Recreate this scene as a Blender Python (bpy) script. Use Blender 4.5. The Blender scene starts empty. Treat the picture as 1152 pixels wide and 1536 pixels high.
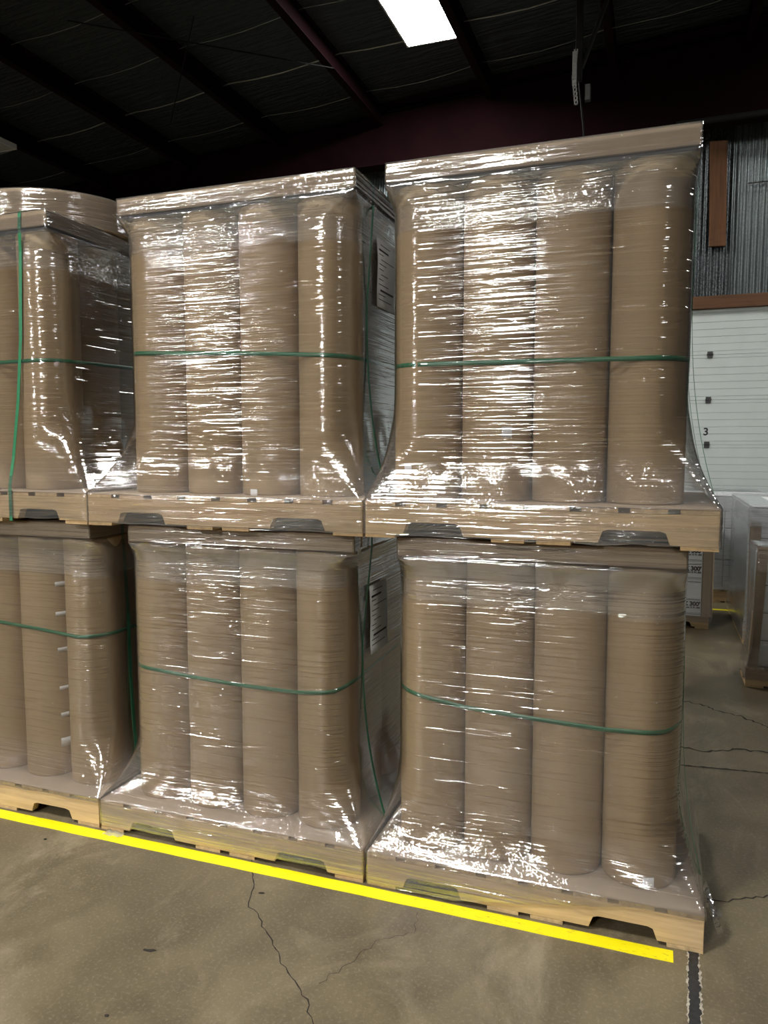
import bpy, bmesh, math, random
from mathutils import Vector, Matrix, noise as mnoise
R = math.radians
rnd = random.Random(11)
scene = bpy.context.scene
C = scene.collection

# ------------------------------------------------------------------ camera, world, exposure
EYE = 1.6
cam_d = bpy.data.cameras.new('camera')
cam_d.sensor_fit = 'VERTICAL'; cam_d.sensor_height = 24.0; cam_d.lens = 24.0*1135/1536
cam_d.clip_start = .05; cam_d.clip_end = 100
cam = bpy.data.objects.new('camera', cam_d); C.objects.link(cam)
cam.location = (0, 0, EYE); cam.rotation_euler = (R(90-5.085), 0, R(19.745))
scene.camera = cam
world = bpy.data.worlds.new('world'); scene.world = world; world.use_nodes = True
world.node_tree.nodes['Background'].inputs[0].default_value = (.012, .014, .017, 1)
world.node_tree.nodes['Background'].inputs[1].default_value = 1.0
scene.view_settings.view_transform = 'Standard'; scene.view_settings.look = 'None'
scene.view_settings.gamma = 1; scene.view_settings.use_curve_mapping = False
scene.view_settings.exposure = 1.38
LAMP = 62.0                       # radiance of a lit ceiling panel
LAMP_COL = (1.0, .985, .94)
# (x, y, lit factor); rows of ceiling panels run along the building
LAMPS = [(-2.42, 7.75, .5), (-2.42, -.5, 1.25), (-2.42, -7.1, 2.4),
         (3.2, 7.75, .32), (3.2, -.5, .25), (-8.12, 7.25, 0), (-8.0, -7.1, 2.4)]  # the dimmest lit panel is added, to brighten the carton fronts at right
scene.cycles.transparent_max_bounces = 24
scene.cycles.max_bounces = 6
scene.cycles.use_adaptive_sampling = False
scene.cycles.sample_clamp_indirect = 6

# ------------------------------------------------------------------ material helpers
def newmat(name):
    m = bpy.data.materials.new(name); m.use_nodes = True
    nt = m.node_tree; nt.nodes.clear()
    out = nt.nodes.new('ShaderNodeOutputMaterial')
    return m, nt, out
class NB:
    def __init__(s, nt): s.nt = nt
    def n(s, t, **kw):
        o = s.nt.nodes.new(t)
        for k, v in kw.items():
            if k.startswith('i_'):
                o.inputs[k[2:].replace('_', ' ')].default_value = v
            else: setattr(o, k, v)
        return o
    def l(s, a, b): s.nt.links.new(a, b)
    def coord(s, scale, rnd_off=True, kind='Object'):
        tc = s.n('ShaderNodeTexCoord')
        mp = s.n('ShaderNodeMapping'); mp.inputs['Scale'].default_value = scale
        if rnd_off:
            oi = s.n('ShaderNodeObjectInfo')
            mu = s.n('ShaderNodeMath', operation='MULTIPLY'); mu.inputs[1].default_value = 37.7
            s.l(oi.outputs['Random'], mu.inputs[0])
            ad = s.n('ShaderNodeVectorMath', operation='ADD')
            s.l(tc.outputs[kind], ad.inputs[0]); s.l(mu.outputs[0], ad.inputs[1])
            s.l(ad.outputs[0], mp.inputs['Vector'])
        else: s.l(tc.outputs[kind], mp.inputs['Vector'])
        return mp.outputs[0]
    def noise(s, vec, scale=1, detail=3, rough=.5, dist=0):
        o = s.n('ShaderNodeTexNoise'); s.l(vec, o.inputs['Vector'])
        o.inputs['Scale'].default_value = scale; o.inputs['Detail'].default_value = detail
        o.inputs['Roughness'].default_value = rough; o.inputs['Distortion'].default_value = dist
        return o.outputs['Fac']
    def ramp(s, fac, stops):
        r = s.n('ShaderNodeValToRGB'); s.l(fac, r.inputs[0])
        cr = r.color_ramp
        while len(cr.elements) < len(stops): cr.elements.new(.5)
        for e, (p, c) in zip(cr.elements, stops):
            e.position = p; e.color = (c, c, c, 1) if isinstance(c, (int, float)) else (*c, 1)
        return r.outputs[0]
    def math(s, op, a, b=None, clamp=False):
        m = s.n('ShaderNodeMath', operation=op); m.use_clamp = clamp
        for i, v in enumerate((a, b)):
            if v is None: continue
            if isinstance(v, (int, float)): m.inputs[i].default_value = v
            else: s.l(v, m.inputs[i])
        return m.outputs[0]
    def bump(s, h, dist, strength=1, normal=None):
        b = s.n('ShaderNodeBump'); b.inputs['Distance'].default_value = dist; b.inputs['Strength'].default_value = strength
        s.l(h, b.inputs['Height'])
        if normal: s.l(normal, b.inputs['Normal'])
        return b.outputs[0]
    def mixc(s, fac, a, b, mode='MIX'):
        m = s.n('ShaderNodeMix', data_type='RGBA', blend_type=mode)
        for sock, v in ((m.inputs[0], fac), (m.inputs[6], a), (m.inputs[7], b)):
            if isinstance(v, (int, float)): sock.default_value = v
            elif isinstance(v, tuple): sock.default_value = (*v, 1)
            else: s.l(v, sock)
        return m.outputs[2]
    def pbr(s, out, col, rough=.6, metal=0, normal=None, spec=.5):
        p = s.n('ShaderNodeBsdfPrincipled')
        if isinstance(col, tuple): p.inputs['Base Color'].default_value = (*col, 1)
        else: s.l(col, p.inputs['Base Color'])
        if isinstance(rough, (int, float)): p.inputs['Roughness'].default_value = rough
        else: s.l(rough, p.inputs['Roughness'])
        p.inputs['Metallic'].default_value = metal; p.inputs['Specular IOR Level'].default_value = spec
        if normal: s.l(normal, p.inputs['Normal'])
        s.l(p.outputs[0], out.inputs[0]); return p

def m_plain(name, col, rough=.6, metal=0, var=.12, scale=30, bump=.0004, spec=.5):
    m, nt, out = newmat(name); b = NB(nt)
    f = b.noise(b.coord((scale,)*3), 1, 4)
    dark = tuple(c*(1-var) for c in col); lite = tuple(min(1, c*(1+var)) for c in col)
    b.pbr(out, b.ramp(f, [(.3, dark), (.7, lite)]), rough, metal, b.bump(f, bump), spec)
    return m

def m_kraft(name, col, dimple=0.0):
    m, nt, out = newmat(name); b = NB(nt)
    f1 = b.noise(b.coord((14, 14, 3)), 1, 4)
    f2 = b.noise(b.coord((45, 45, 160)), 1, 3, .6)
    f3 = b.noise(b.coord((36, 36, 60) if dimple else (22, 22, 30)), 1, 2, .5, .8)
    oi = b.n('ShaderNodeObjectInfo')
    c = b.ramp(f1, [(.25, tuple(x*.93 for x in col)), (.75, tuple(x*1.07 for x in col))])
    c = b.mixc(b.math('MULTIPLY', oi.outputs['Random'], .16), c, tuple(x*.8 for x in col))
    nrm = b.bump(f2, .0003, .6)
    nrm = b.bump(f3, .0008+dimple, .5, nrm)
    b.pbr(out, c, .72, 0, nrm, .3)
    return m

def m_wood(name, col, sc=(3, 40, 40), dark=.62):
    m, nt, out = newmat(name); b = NB(nt)
    v = b.coord(sc)
    f = b.noise(v, 1, 5, .6, .5)
    k = b.noise(b.coord((5, 9, 9)), 1, 2, .5)
    oi = b.n('ShaderNodeObjectInfo')
    c = b.ramp(f, [(.25, tuple(x*dark for x in col)), (.55, col), (.8, tuple(min(1, x*1.2) for x in col))])
    c = b.mixc(b.ramp(k, [(.62, 0.), (.75, .45)]), c, tuple(x*.45 for x in col))
    c = b.mixc(b.math('MULTIPLY', oi.outputs['Random'], .4), c, tuple(x*y for x, y in zip(col, (.75, .62, .5))))
    b.pbr(out, c, .75, 0, b.bump(f, .001, .6), .3)
    return m

def m_film(name, haze=.042, layer_haze=.13, gloss=3.0, rough=.10, bump=.0046):
    """thin clear stretch film: transparent, with a clear-coat reflection broken by fine stretch lines"""
    m, nt, out = newmat(name); b = NB(nt)
    at = b.n('ShaderNodeAttribute', attribute_name='layers'); L = at.outputs['Fac']
    s1 = b.noise(b.coord((1.7, 1.7, 92)), 1, 1.8, .5, .22)
    s5 = b.noise(b.coord((1.5, 1.5, 58)), 1, 2, .55, .3)      # stretch lines
    s2 = b.noise(b.coord((1.3, 1.3, 26)), 1, 2, .5, .6)
    s4 = b.noise(b.coord((3.4, 3.4, 210)), 1, 3, .6, .3)           # broad bands
    s3 = b.noise(b.coord((17, 17, 21)), 1, 3, .55, 1.6)           # crumples
    ridg = b.math('ABSOLUTE', b.math('SUBTRACT', s3, .5))
    patch = b.ramp(b.noise(b.coord((3, 3, 3.2)), 1, 2), [(.42, 0.), (.62, 1.)])
    nrm = b.bump(s1, bump, 1)
    nrm = b.bump(s2, bump*1.0, 1, nrm)
    nrm = b.bump(b.ramp(s5, [(.57, 0.), (.63, 1.)]), bump*.22, 1, nrm)
    cr = b.n('ShaderNodeBump'); cr.inputs['Distance'].default_value = .016
    b.l(ridg, cr.inputs['Height']); b.l(nrm, cr.inputs['Normal'])
    b.l(b.math('MULTIPLY', b.math('ADD', b.math('MULTIPLY', L, .42), .0), b.math('ADD', b.math('MULTIPLY', patch, .75), .25), True), cr.inputs['Strength'])
    nrm = cr.outputs[0]
    fr = b.n('ShaderNodeFresnel'); fr.inputs['IOR'].default_value = 1.5; b.l(b.bump(s1, bump*.35, 1), fr.inputs['Normal'])
    fg = b.math('MULTIPLY', b.math('MULTIPLY', fr.outputs[0], gloss), b.math('ADD', b.math('MULTIPLY', L, .9), 1.0), True)
    fg = b.math('MINIMUM', fg, .75)
    st = b.math('ADD', b.ramp(s4, [(.5, .15), (.72, 1.0)]), b.ramp(s4, [(.62, 0.), (.75, 1.0)]))
    fh = b.math('ADD', b.math('MULTIPLY', st, haze), b.math('MULTIPLY', L, layer_haze), True)
    tr = b.n('ShaderNodeBsdfTransparent'); tr.inputs[0].default_value = (.965, .965, .97, 1)
    df = b.n('ShaderNodeBsdfDiffuse'); df.inputs[0].default_value = (.8, .81, .83, 1)
    tl = b.n('ShaderNodeBsdfTranslucent'); tl.inputs[0].default_value = (.8, .81, .83, 1)
    hz = b.n('ShaderNodeMixShader'); hz.inputs[0].default_value = .5; b.l(df.outputs[0], hz.inputs[1]); b.l(tl.outputs[0], hz.inputs[2])
    gl = b.n('ShaderNodeBsdfGlossy'); gl.inputs['Roughness'].default_value = rough; b.l(nrm, gl.inputs['Normal'])
    gl.inputs[0].default_value = (.97, .98, 1, 1)
    m1 = b.n('ShaderNodeMixShader'); b.l(fh, m1.inputs[0]); b.l(tr.outputs[0], m1.inputs[1]); b.l(hz.outputs[0], m1.inputs[2])
    m2 = b.n('ShaderNodeMixShader'); b.l(fg, m2.inputs[0]); b.l(m1.outputs[0], m2.inputs[1]); b.l(gl.outputs[0], m2.inputs[2])
    b.l(m2.outputs[0], out.inputs[0])
    return m

def m_floor():
    m, nt, out = newmat('stained_concrete'); b = NB(nt)
    o = lambda s: b.coord(s, False)
    big = b.noise(o((.7, .7, .7)), 1, 5, .6, .6)
    mid = b.noise(o((5, 3.4, 5)), 1, 6, .65, .4)
    fine = b.noise(o((90, 90, 90)), 1, 3, .7)
    grit = b.noise(o((240, 240, 240)), 1, 1, .5)
    c = b.ramp(big, [(.3, (.10, .079, .044)), (.7, (.212, .172, .100))])
    c = b.mixc(b.ramp(mid, [(.36, .75), (.6, 0.)]), c, (.090, .070, .042))
    pat = b.noise(o((2.2, 1.4, 2)), 1, 6, .7, 1.2)
    c = b.mixc(b.ramp(pat, [(.52, 0.), (.70, .55)]), c, (.32, .27, .18))
    c = b.mixc(b.ramp(fine, [(.52, 0.), (.72, .38)]), c, (.35, .30, .22))
    c = b.mixc(b.ramp(grit, [(.66, 0.), (.74, .6)]), c, (.06, .05, .04))
    rg = b.ramp(mid, [(.3, .30), (.7, .5)])
    b.pbr(out, c, rg, 0, b.bump(b.math('ADD', fine, b.math('MULTIPLY', mid, 1.5)), .0012, .7), .5)
    return m

def m_tape():
    m, nt, out = newmat('yellow_line_tape'); b = NB(nt)
    f = b.noise(b.coord((30, 90, 30), False), 1, 5, .7)
    g = b.noise(b.coord((4, 4, 4), False), 1, 2)
    k = b.math('MULTIPLY', b.ramp(f, [(.57, 0.), (.70, 1.)]), b.ramp(g, [(.4, .05), (.6, .75)]))
    c = b.mixc(k, (.92, .80, .004), (.30, .25, .06))
    b.pbr(out, c, .45, 0, b.bump(f, .0006, .5)); return m

def m_galv(name, base, speck):
    m, nt, out = newmat(name); b = NB(nt)
    f = b.noise(b.coord((60, 60, 45), False), 1, 4, .75)
    g = b.noise(b.coord((9, 9, 2), False), 1, 3)
    c = b.ramp(f, [(.42, tuple(x*(1-speck) for x in base)), (.6, base)])
    c = b.mixc(b.ramp(g, [(.3, .4), (.6, 0.)]), c, tuple(x*.5 for x in base))
    b.pbr(out, c, .38, .75, b.bump(f, .0006)); return m

def m_vinyl():
    m, nt, out = newmat('black_vinyl_insulation'); b = NB(nt)
    f = b.noise(b.coord((1.6, 9, 2), False), 1, 4, .6, 1.0)
    g = b.noise(b.coord((.8, 30, 1), False), 1, 3, .6, .5)
    b.pbr(out, (.026, .031, .033), .42, 0, b.bump(b.math('ADD', f, b.math('MULTIPLY', g, .5)), .05, .6), .6); return m

def m_emit(name, col, s):
    m, nt, out = newmat(name); b = NB(nt)
    e = b.n('ShaderNodeEmission'); e.inputs[0].default_value = (*col, 1); e.inputs[1].default_value = s
    b.l(e.outputs[0], out.inputs[0]); return m

KC = (.405, .294, .170)
M = dict(
    kraft=m_kraft('kraft_paper', KC), kraftd=m_kraft('dimpled_kraft_paper', (.395, .288, .168), .0022),
    board=m_kraft('kraft_cardboard', (.35, .262, .17)), pad=m_kraft('sheet_cardboard', (.44, .345, .25)),
    core=m_plain('grey_paper_core', (.30, .24, .18), .8),
    wood=m_wood('pallet_wood_along', (.60, .44, .245)), woody=m_wood('pallet_wood_across', (.55, .40, .22), (40, 3, 40)),
    stud=m_wood('brown_stud_wood', (.15, .070, .032), (30, 30, 2)), header=m_wood('brown_header_wood', (.14, .068, .034), (2, 30, 30)),
    film=m_film('clear_stretch_film'), filmb=m_film('milky_stretch_film', .34, .4, 2.0, .16, .0022),
    strap=m_plain('green_strapping', (.028, .165, .078), .34, 0, .1, 60), sticker=m_plain('white_paper', (.78, .79, .80), .6, 0, .03),
    paper=m_plain('white_document', (.66, .67, .66), .6, 0, .03), ink=m_plain('black_ink', (.02, .02, .022), .6),
    carton=m_plain('white_carton', (.80, .82, .81), .7, 0, .03, 8), seam=m_plain('carton_seam_grey', (.17, .17, .17), .8),
    floor=m_floor(), tape=m_tape(), crack=m_plain('dark_crack', (.025, .02, .015), .9), filler=m_plain('joint_filler', (.018, .018, .018), .55, 0, .4, 60, .002),
    chip=m_plain('pale_chipped_concrete', (.42, .38, .31), .9, 0, .3, 60),
    galv=m_galv('galvanized_sheet', (.20, .23, .235), .35), galvs=m_galv('spangled_galvanized_sheet', (.20, .225, .235), .85),
    door=m_plain('white_door_paint', (.60, .66, .64), .5, 0, .03, 5), groove=m_plain('door_groove', (.26, .29, .28), .7),
    hinge=m_plain('dark_hinge_steel', (.10, .10, .10), .35, .8), red=m_plain('dark_red_steel_paint', (.011, .0028, .0038), .9, 0, .2, 5, spec=.08),
    vinyl=m_vinyl(), wall=m_plain('dark_wall_liner', (.05, .05, .052), .8, 0, .15, 3), wire=m_plain('pale_wire', (.28, .30, .29), .4, .6),
    black=m_plain('black_steel', (.012, .012, .012), .7, spec=.15), grey=m_plain('grey_channel_steel', (.42, .42, .40), .4, .6), housing=m_plain('white_lamp_housing', (.7, .7, .7), .4, 0, .02),
    debris=m_plain('dark_debris', (.03, .025, .02), .9), diff_off=m_plain('unlit_diffuser', (.5, .5, .48), .5))

# ------------------------------------------------------------------ mesh helpers
def link(name, bm, mat, parent=None, smooth=False, loc=None):
    me = bpy.data.meshes.new(name)
    bmesh.ops.recalc_face_normals(bm, faces=bm.faces)
    bm.to_mesh(me); bm.free()
    for mm in (mat if isinstance(mat, (list, tuple)) else [mat]): me.materials.append(mm)
    if smooth:
        for p in me.polygons: p.use_smooth = True
    o = bpy.data.objects.new(name, me); C.objects.link(o)
    if parent: o.parent = parent
    if loc is not None: o.location = loc
    return o
def tag(o, label=None, cat=None, group=None, kind=None):
    for k, v in (('label', label), ('category', cat), ('group', group), ('kind', kind)):
        if v: o[k] = v
    return o
def empty(name, loc=(0, 0, 0), rz=0):
    o = bpy.data.objects.new(name, None); o.empty_display_size = .1; C.objects.link(o)
    o.location = loc; o.rotation_euler = (0, 0, rz); return o
def copy_tree(o, parent=None):
    c = o.copy(); C.objects.link(c)
    if parent: c.parent = parent
    for ch in list(o.children): copy_tree(ch, c)
    return c
def box(bm, x0, x1, y0, y1, z0, z1, bev=0, mi=0):
    vs = [bm.verts.new((x, y, z)) for z in (z0, z1) for x, y in ((x0, y0), (x1, y0), (x1, y1), (x0, y1))]
    fs = [bm.faces.new([vs[i] for i in q]) for q in ((3, 2, 1, 0), (4, 5, 6, 7), (0, 1, 5, 4), (1, 2, 6, 5), (2, 3, 7, 6), (3, 0, 4, 7))]
    for f in fs: f.material_index = mi
    if bev:
        es = list({e for f in fs for e in f.edges})
        bmesh.ops.bevel(bm, geom=es, offset=bev, segments=2, affect='EDGES', profile=.6)
    return vs
def BX(*a, **k):
    bm = bmesh.new(); box(bm, *a, **k); return bm
def prism(bm, pts, axis, a, b, bev=0):
    """polygon pts (u,v) extruded along axis from a to b; axis y: (u,v)=(x,z); x: (y,z); z: (x,y)"""
    def P(u, v, w): return {'y': (u, w, v), 'x': (w, u, v), 'z': (u, v, w)}[axis]
    A = [bm.verts.new(P(u, v, a)) for u, v in pts]; B = [bm.verts.new(P(u, v, b)) for u, v in pts]
    n = len(pts); fs = [bm.faces.new(A), bm.faces.new(B[::-1])]
    for i in range(n): fs.append(bm.faces.new((A[i], B[i], B[(i+1) % n], A[(i+1) % n])))
    if bev:
        bmesh.ops.bevel(bm, geom=list({e for f in fs[:2] for e in f.edges}), offset=bev, segments=1, affect='EDGES')
def lathe(bm, prof, seg=48, closed=True):
    rings = [[bm.verts.new((r*math.cos(2*math.pi*k/seg), r*math.sin(2*math.pi*k/seg), z)) for k in range(seg)] for r, z in prof]
    n = len(rings)
    for i in range(n if closed else n-1):
        a, b_ = rings[i], rings[(i+1) % n]
        for k in range(seg): bm.faces.new((a[k], a[(k+1) % seg], b_[(k+1) % seg], b_[k]))
def tube(bm, pts, r, seg=8):
    pts = [Vector(p) for p in pts]; rings = []
    for i, p in enumerate(pts):
        t = (pts[min(i+1, len(pts)-1)]-pts[max(i-1, 0)]).normalized()
        u = t.cross(Vector((0, 0, 1)) if abs(t.z) < .9 else Vector((1, 0, 0))).normalized(); v = t.cross(u)
        rings.append([bm.verts.new(p+r*(math.cos(2*math.pi*k/seg)*u+math.sin(2*math.pi*k/seg)*v)) for k in range(seg)])
    for a, b_ in zip(rings, rings[1:]):
        for k in range(seg): bm.faces.new((a[k], a[(k+1) % seg], b_[(k+1) % seg], b_[k]))
    bm.faces.new(rings[0][::-1]); bm.faces.new(rings[-1])
def ribbon(bm, pts, wdir, w, th, ndir, closed=False):
    """strap along pts: width w along wdir[i], thickness th outward along ndir[i]"""
    rings = []
    for p, a, n in zip(pts, wdir, ndir):
        p, a, n = Vector(p), Vector(a), Vector(n)
        rings.append([bm.verts.new(p+a*s*w/2+n*t) for s, t in ((-1, 0), (1, 0), (1, th), (-1, th))])
    N = len(rings)
    for i in range(N if closed else N-1):
        a, b_ = rings[i], rings[(i+1) % N]
        for k in range(4): bm.faces.new((a[k], a[(k+1) % 4], b_[(k+1) % 4], b_[k]))
    if not closed: bm.faces.new(rings[0]); bm.faces.new(rings[-1][::-1])
def text_obj(name, body, size, loc, rot, mat, parent=None, bold=.0, align='CENTER'):
    cu = bpy.data.curves.new(name, 'FONT'); cu.body = body; cu.size = size; cu.extrude = .0006; cu.offset = bold
    cu.align_x = align; cu.align_y = 'CENTER'
    t = bpy.data.objects.new(name, cu); C.objects.link(t)
    dg = bpy.context.evaluated_depsgraph_get()
    me = bpy.data.meshes.new_from_object(t.evaluated_get(dg)); me.name = name
    bpy.data.objects.remove(t); me.materials.clear(); me.materials.append(mat)
    o = bpy.data.objects.new(name, me); C.objects.link(o); o.location = loc; o.rotation_euler = rot
    if parent: o.parent = parent
    return o

# ------------------------------------------------------------------ room
tag(link('floor', BX(-14, 7, -14, 10.3, -.1, 0), M['floor']), kind='structure')
tag(link('wall_left', BX(-14.2, -14, -14, 10.3, 0, 7), M['wall']), kind='structure')
tag(link('wall_right', BX(7, 7.2, -14, 10.3, 0, 7), M['wall']), kind='structure')
tag(link('wall_front', BX(-14, 7, -14.2, -14, 0, 7), M['wall']), kind='structure')
def ceil_z(x): return 6.15+.08*(x+1.76)
bm = bmesh.new()
prism(bm, [(-14, ceil_z(-14)), (7, ceil_z(7)), (7, ceil_z(7)+.1), (-14, ceil_z(-14)+.1)], 'y', -14, 10.3)
tag(link('ceiling', bm, M['vinyl']), kind='structure')
# back wall: dark liner with corrugated sheeting in front of it
DX0, DX1, DZ = .22, 3.0, 3.215
bm = bmesh.new()
box(bm, -14, DX0-.02, 10.06, 10.3, 0, 7); box(bm, DX1+.02, 7, 10.06, 10.3, 0, 7); box(bm, DX0-.02, DX1+.02, 10.06, 10.3, DZ, 7)
tag(link('wall_back', bm, M['wall']), kind='structure')
def corr(x0, x1, z0, z1, y, mat, amp=.013, pitch=.0678):
    n = int((x1-x0)/pitch*8); bm = bmesh.new(); rows = []
    for dy in (0, .0015):
        rows.append([[bm.verts.new((x0+(x1-x0)*i/n, y+dy-amp*math.cos(2*math.pi*(x0+(x1-x0)*i/n)/pitch), z)) for i in range(n+1)] for z in (z0, z1)])
    for i in range(n):
        bm.faces.new((rows[0][0][i], rows[0][0][i+1], rows[0][1][i+1], rows[0][1][i]))
        bm.faces.new((rows[1][0][i], rows[1][1][i], rows[1][1][i+1], rows[1][0][i+1]))
    return bm
wp = bpy.data.objects['wall_back']
link('corrugated_sheet', corr(-6.5, .12, .02, 5.6, 10.03, M['galv']), M['galv'], wp, True)
link('corrugated_sheet', corr(.72, 3.2, 3.36, 4.56, 10.03, M['galv']), M['galv'], wp, True)
link('corrugated_sheet', corr(.72, 3.2, 4.54, 5.6, 10.022, M['galv']), M['galv'], wp, True)
link('corrugated_sheet', corr(.1, .74, 3.36, 5.6, 10.005, M['galvs']), M['galvs'], wp, True)
tag(link('wooden_door_header', BX(-.1, 3.2, 9.94, 10.0, DZ-.002, 3.36, bev=.004), M['header']), 'brown timber header beam across the top of the white overhead door', 'beam')
bm = bmesh.new(); prism(bm, [(.512, 3.93), (.695, 3.925), (.668, 5.12), (.478, 5.13)], 'y', 9.93, 9.975, .003)
tag(link('wooden_board', bm, M['stud']), 'short brown plank fixed upright on the corrugated wall above the door', 'board')
# overhead door
door = empty('door_1', (0, 10.0, 0)); tag(door, kind='structure')
SEC = .538; base = DZ-6*SEC
for s in range(6):
    z0 = base+s*SEC; prof = [(0.05, z0), (0, z0)]
    for g in (.042, .128, .213, .298, .383, .496):
        prof += [(0, z0+g-.004), (.006, z0+g), (0, z0+g+.004)]
    prof += [(0, z0+SEC-.004), (.05, z0+SEC-.004)]
    bm = bmesh.new(); prism(bm, prof, 'x', DX0, DX1)
    bm.faces.ensure_lookup_table()
    link('door_panel', bm, M['door'], door)
link('door_backing', BX(DX0, DX1, .052, .07, 0, DZ), M['groove'], door)
for s in range(6):
    z = base+s*SEC
    for hx in (.57, 1.65, 2.7):
        bm = bmesh.new(); box(bm, hx-.03, hx+.03, -.012, -.001, z-.042, z-.006, bev=.002); box(bm, hx-.03, hx+.03, -.012, -.001, z+.004, z+.036, bev=.002)
        tube(bm, [(hx-.034, -.014, z), (hx+.034, -.014, z)], .009)
        if s: link('hinge', bm, M['hinge'], door)
        else: bm.free()
text_obj('door_number', '3', .125, (.556, -.003, 1.753), (R(90), 0, 0), M['ink'], door, .003)
tag(link('trim_1', BX(DX0-.12, DX0-.005, 9.93, 10.0, 0, DZ), M['stud']), kind='structure')

# roof steel
bm = bmesh.new()
for z0, z1, w in ((5.22, 5.25, .12), (5.25, 9, .008)):
    pass
zb = 5.24
prism(bm, [(-14, zb), (7, zb), (7, zb+.03), (-14, zb+.03)], 'y', 9.62, 9.86)
prism(bm, [(-14, zb+.03), (7, zb+.03), (7, ceil_z(7)-.28), (-14, ceil_z(-14)-.28+.35)], 'y', 9.735, 9.745)
prism(bm, [(-14, zb+.2), (7, ceil_z(7)-.28), (7, ceil_z(7)-.25), (-14, zb+.23)], 'y', 9.62, 9.86)
tag(link('roof_girder', bm, M['red']), 'deep dark red steel girder running along the top of the back wall', 'girder')
for k, x in enumerate((-12.2, -10.8, -9.35, -7.9, -6.45, -5.0, -3.55, -2.08, -.62, .85, 2.3, 3.75, 5.2)):
    bm = bmesh.new(); zt = ceil_z(x)-.003; h = .23; w = .045
    prism(bm, [(x-w, zt), (x+w, zt), (x+w, zt-.008), (x+.004, zt-.008), (x+.004, zt-h+.008), (x+w, zt-h+.008), (x+w, zt-h), (x-w, zt-h), (x-w, zt-h+.008), (x-.004, zt-h+.008), (x-.004, zt-.008), (x-w, zt-.008)], 'y', -13.9, 10.0)
    q = ('first', 'second', 'third', 'fourth', 'fifth', 'sixth', 'seventh', 'eighth')
    nm = 'dark red roof purlin, %s to the %s of the bright ceiling panel' % ((q[7-k], 'left') if k < 8 else (q[k-8], 'right'))
    tag(link('roof_purlin', bm, M['red']), nm, 'purlin', 'roof purlins')
# wires that hold the insulation, and two brace rods
for k, y in enumerate([y*.92 for y in range(0, 11)]):
    bm = bmesh.new(); pts = []
    for i in range(61):
        x = -14+21*i/60; fx = ((x+.62) / 1.46) % 1
        pts.append((x, y+.04*math.sin(x*.9+k), ceil_z(x)-.012-.05*math.sin(math.pi*fx)))
    tube(bm, pts, .0035 if k % 3 else .008, 5)
    tag(link('support_wire', bm, M['wire']), 'thin pale wire under the black roof insulation, %s from the back wall' % ('first', 'second', 'third', 'fourth', 'fifth', 'sixth', 'seventh', 'eighth', 'ninth', 'tenth', 'eleventh')[10-k], 'wire', 'insulation support wires')
for (a, b_), lb in ((((-5.37, 6.09), (-3.49, 8.07)), 'thin dark diagonal brace rod under the roof, sloping down to the right'), (((-4.26, 6.52), (-5.73, 8.21)), 'thin dark brace rod under the roof, almost upright in view')):
    bm = bmesh.new(); zo = .262 if 'diag' in lb else .30; tube(bm, [(a[0], a[1], ceil_z(a[0])-zo), (b_[0], b_[1], ceil_z(b_[0])-zo)], .007)
    tag(link('brace_rod', bm, M['black']), lb, 'rod')
# strut hanging from the roof
hs = empty('hanging_strut', (-.78, 7.5, 0)); tag(hs, 'perforated grey steel strut and dark bracket hanging from the roof above the right load', 'bracket')
ct = ceil_z(-.78)
link('post', BX(-.03, .03, -.03, .03, 4.95, ct-.01, bev=.004), M['black'], hs)
bm = bmesh.new(); tube(bm, [(0.02, 0, 5.05), (.42, .05, ct-.1)], .022); link('brace', bm, M['black'], hs)
bm = bmesh.new()
for i in range(13):
    z = 4.72+i*.038; xo = -.035+.02*abs(i-6)/6-.01*(i/12)
    box(bm, xo-.018, xo-.006, -.045, -.041, z, z+.038); box(bm, xo+.006, xo+.018, -.045, -.041, z, z+.038); box(bm, xo-.018, xo+.018, -.045, -.041, z, z+.013)
link('perforated_channel', bm, M['grey'], hs)
bm = bmesh.new(); box(bm, -.055, -.015, -.04, -.036, 4.9, 5.2, bev=.001); link('flat_bar', bm, M['grey'], hs)
bm = bmesh.new(); tube(bm, [(0, -.02, 4.97), (.02, -.02, 4.8), (.05, -.02, 4.55), (.09, -.02, 4.2), (.1, -.02, 3.9)], .008); link('cable', bm, M['black'], hs)
link('junction_box', BX(.06, .11, -.03, .03, 4.76, 4.9, bev=.004), M['hinge'], hs)
# dark pipe near the wall top, right
bm = bmesh.new(); tube(bm, [(.1, 9.5, 5.2), (6.9, 9.5, 5.24)], .035, 12)
tag(link('wall_pipe', bm, M['black']), 'dark horizontal pipe crossing the top of the corrugated wall', 'pipe')
bm = bmesh.new(); tube(bm, [(.9, 9.98, 4.62), (3.0, 9.98, 4.66)], .008, 8)
tag(link('conduit', bm, M['hinge']), 'thin dark conduit crossing the corrugated wall at right', 'conduit')

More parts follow.
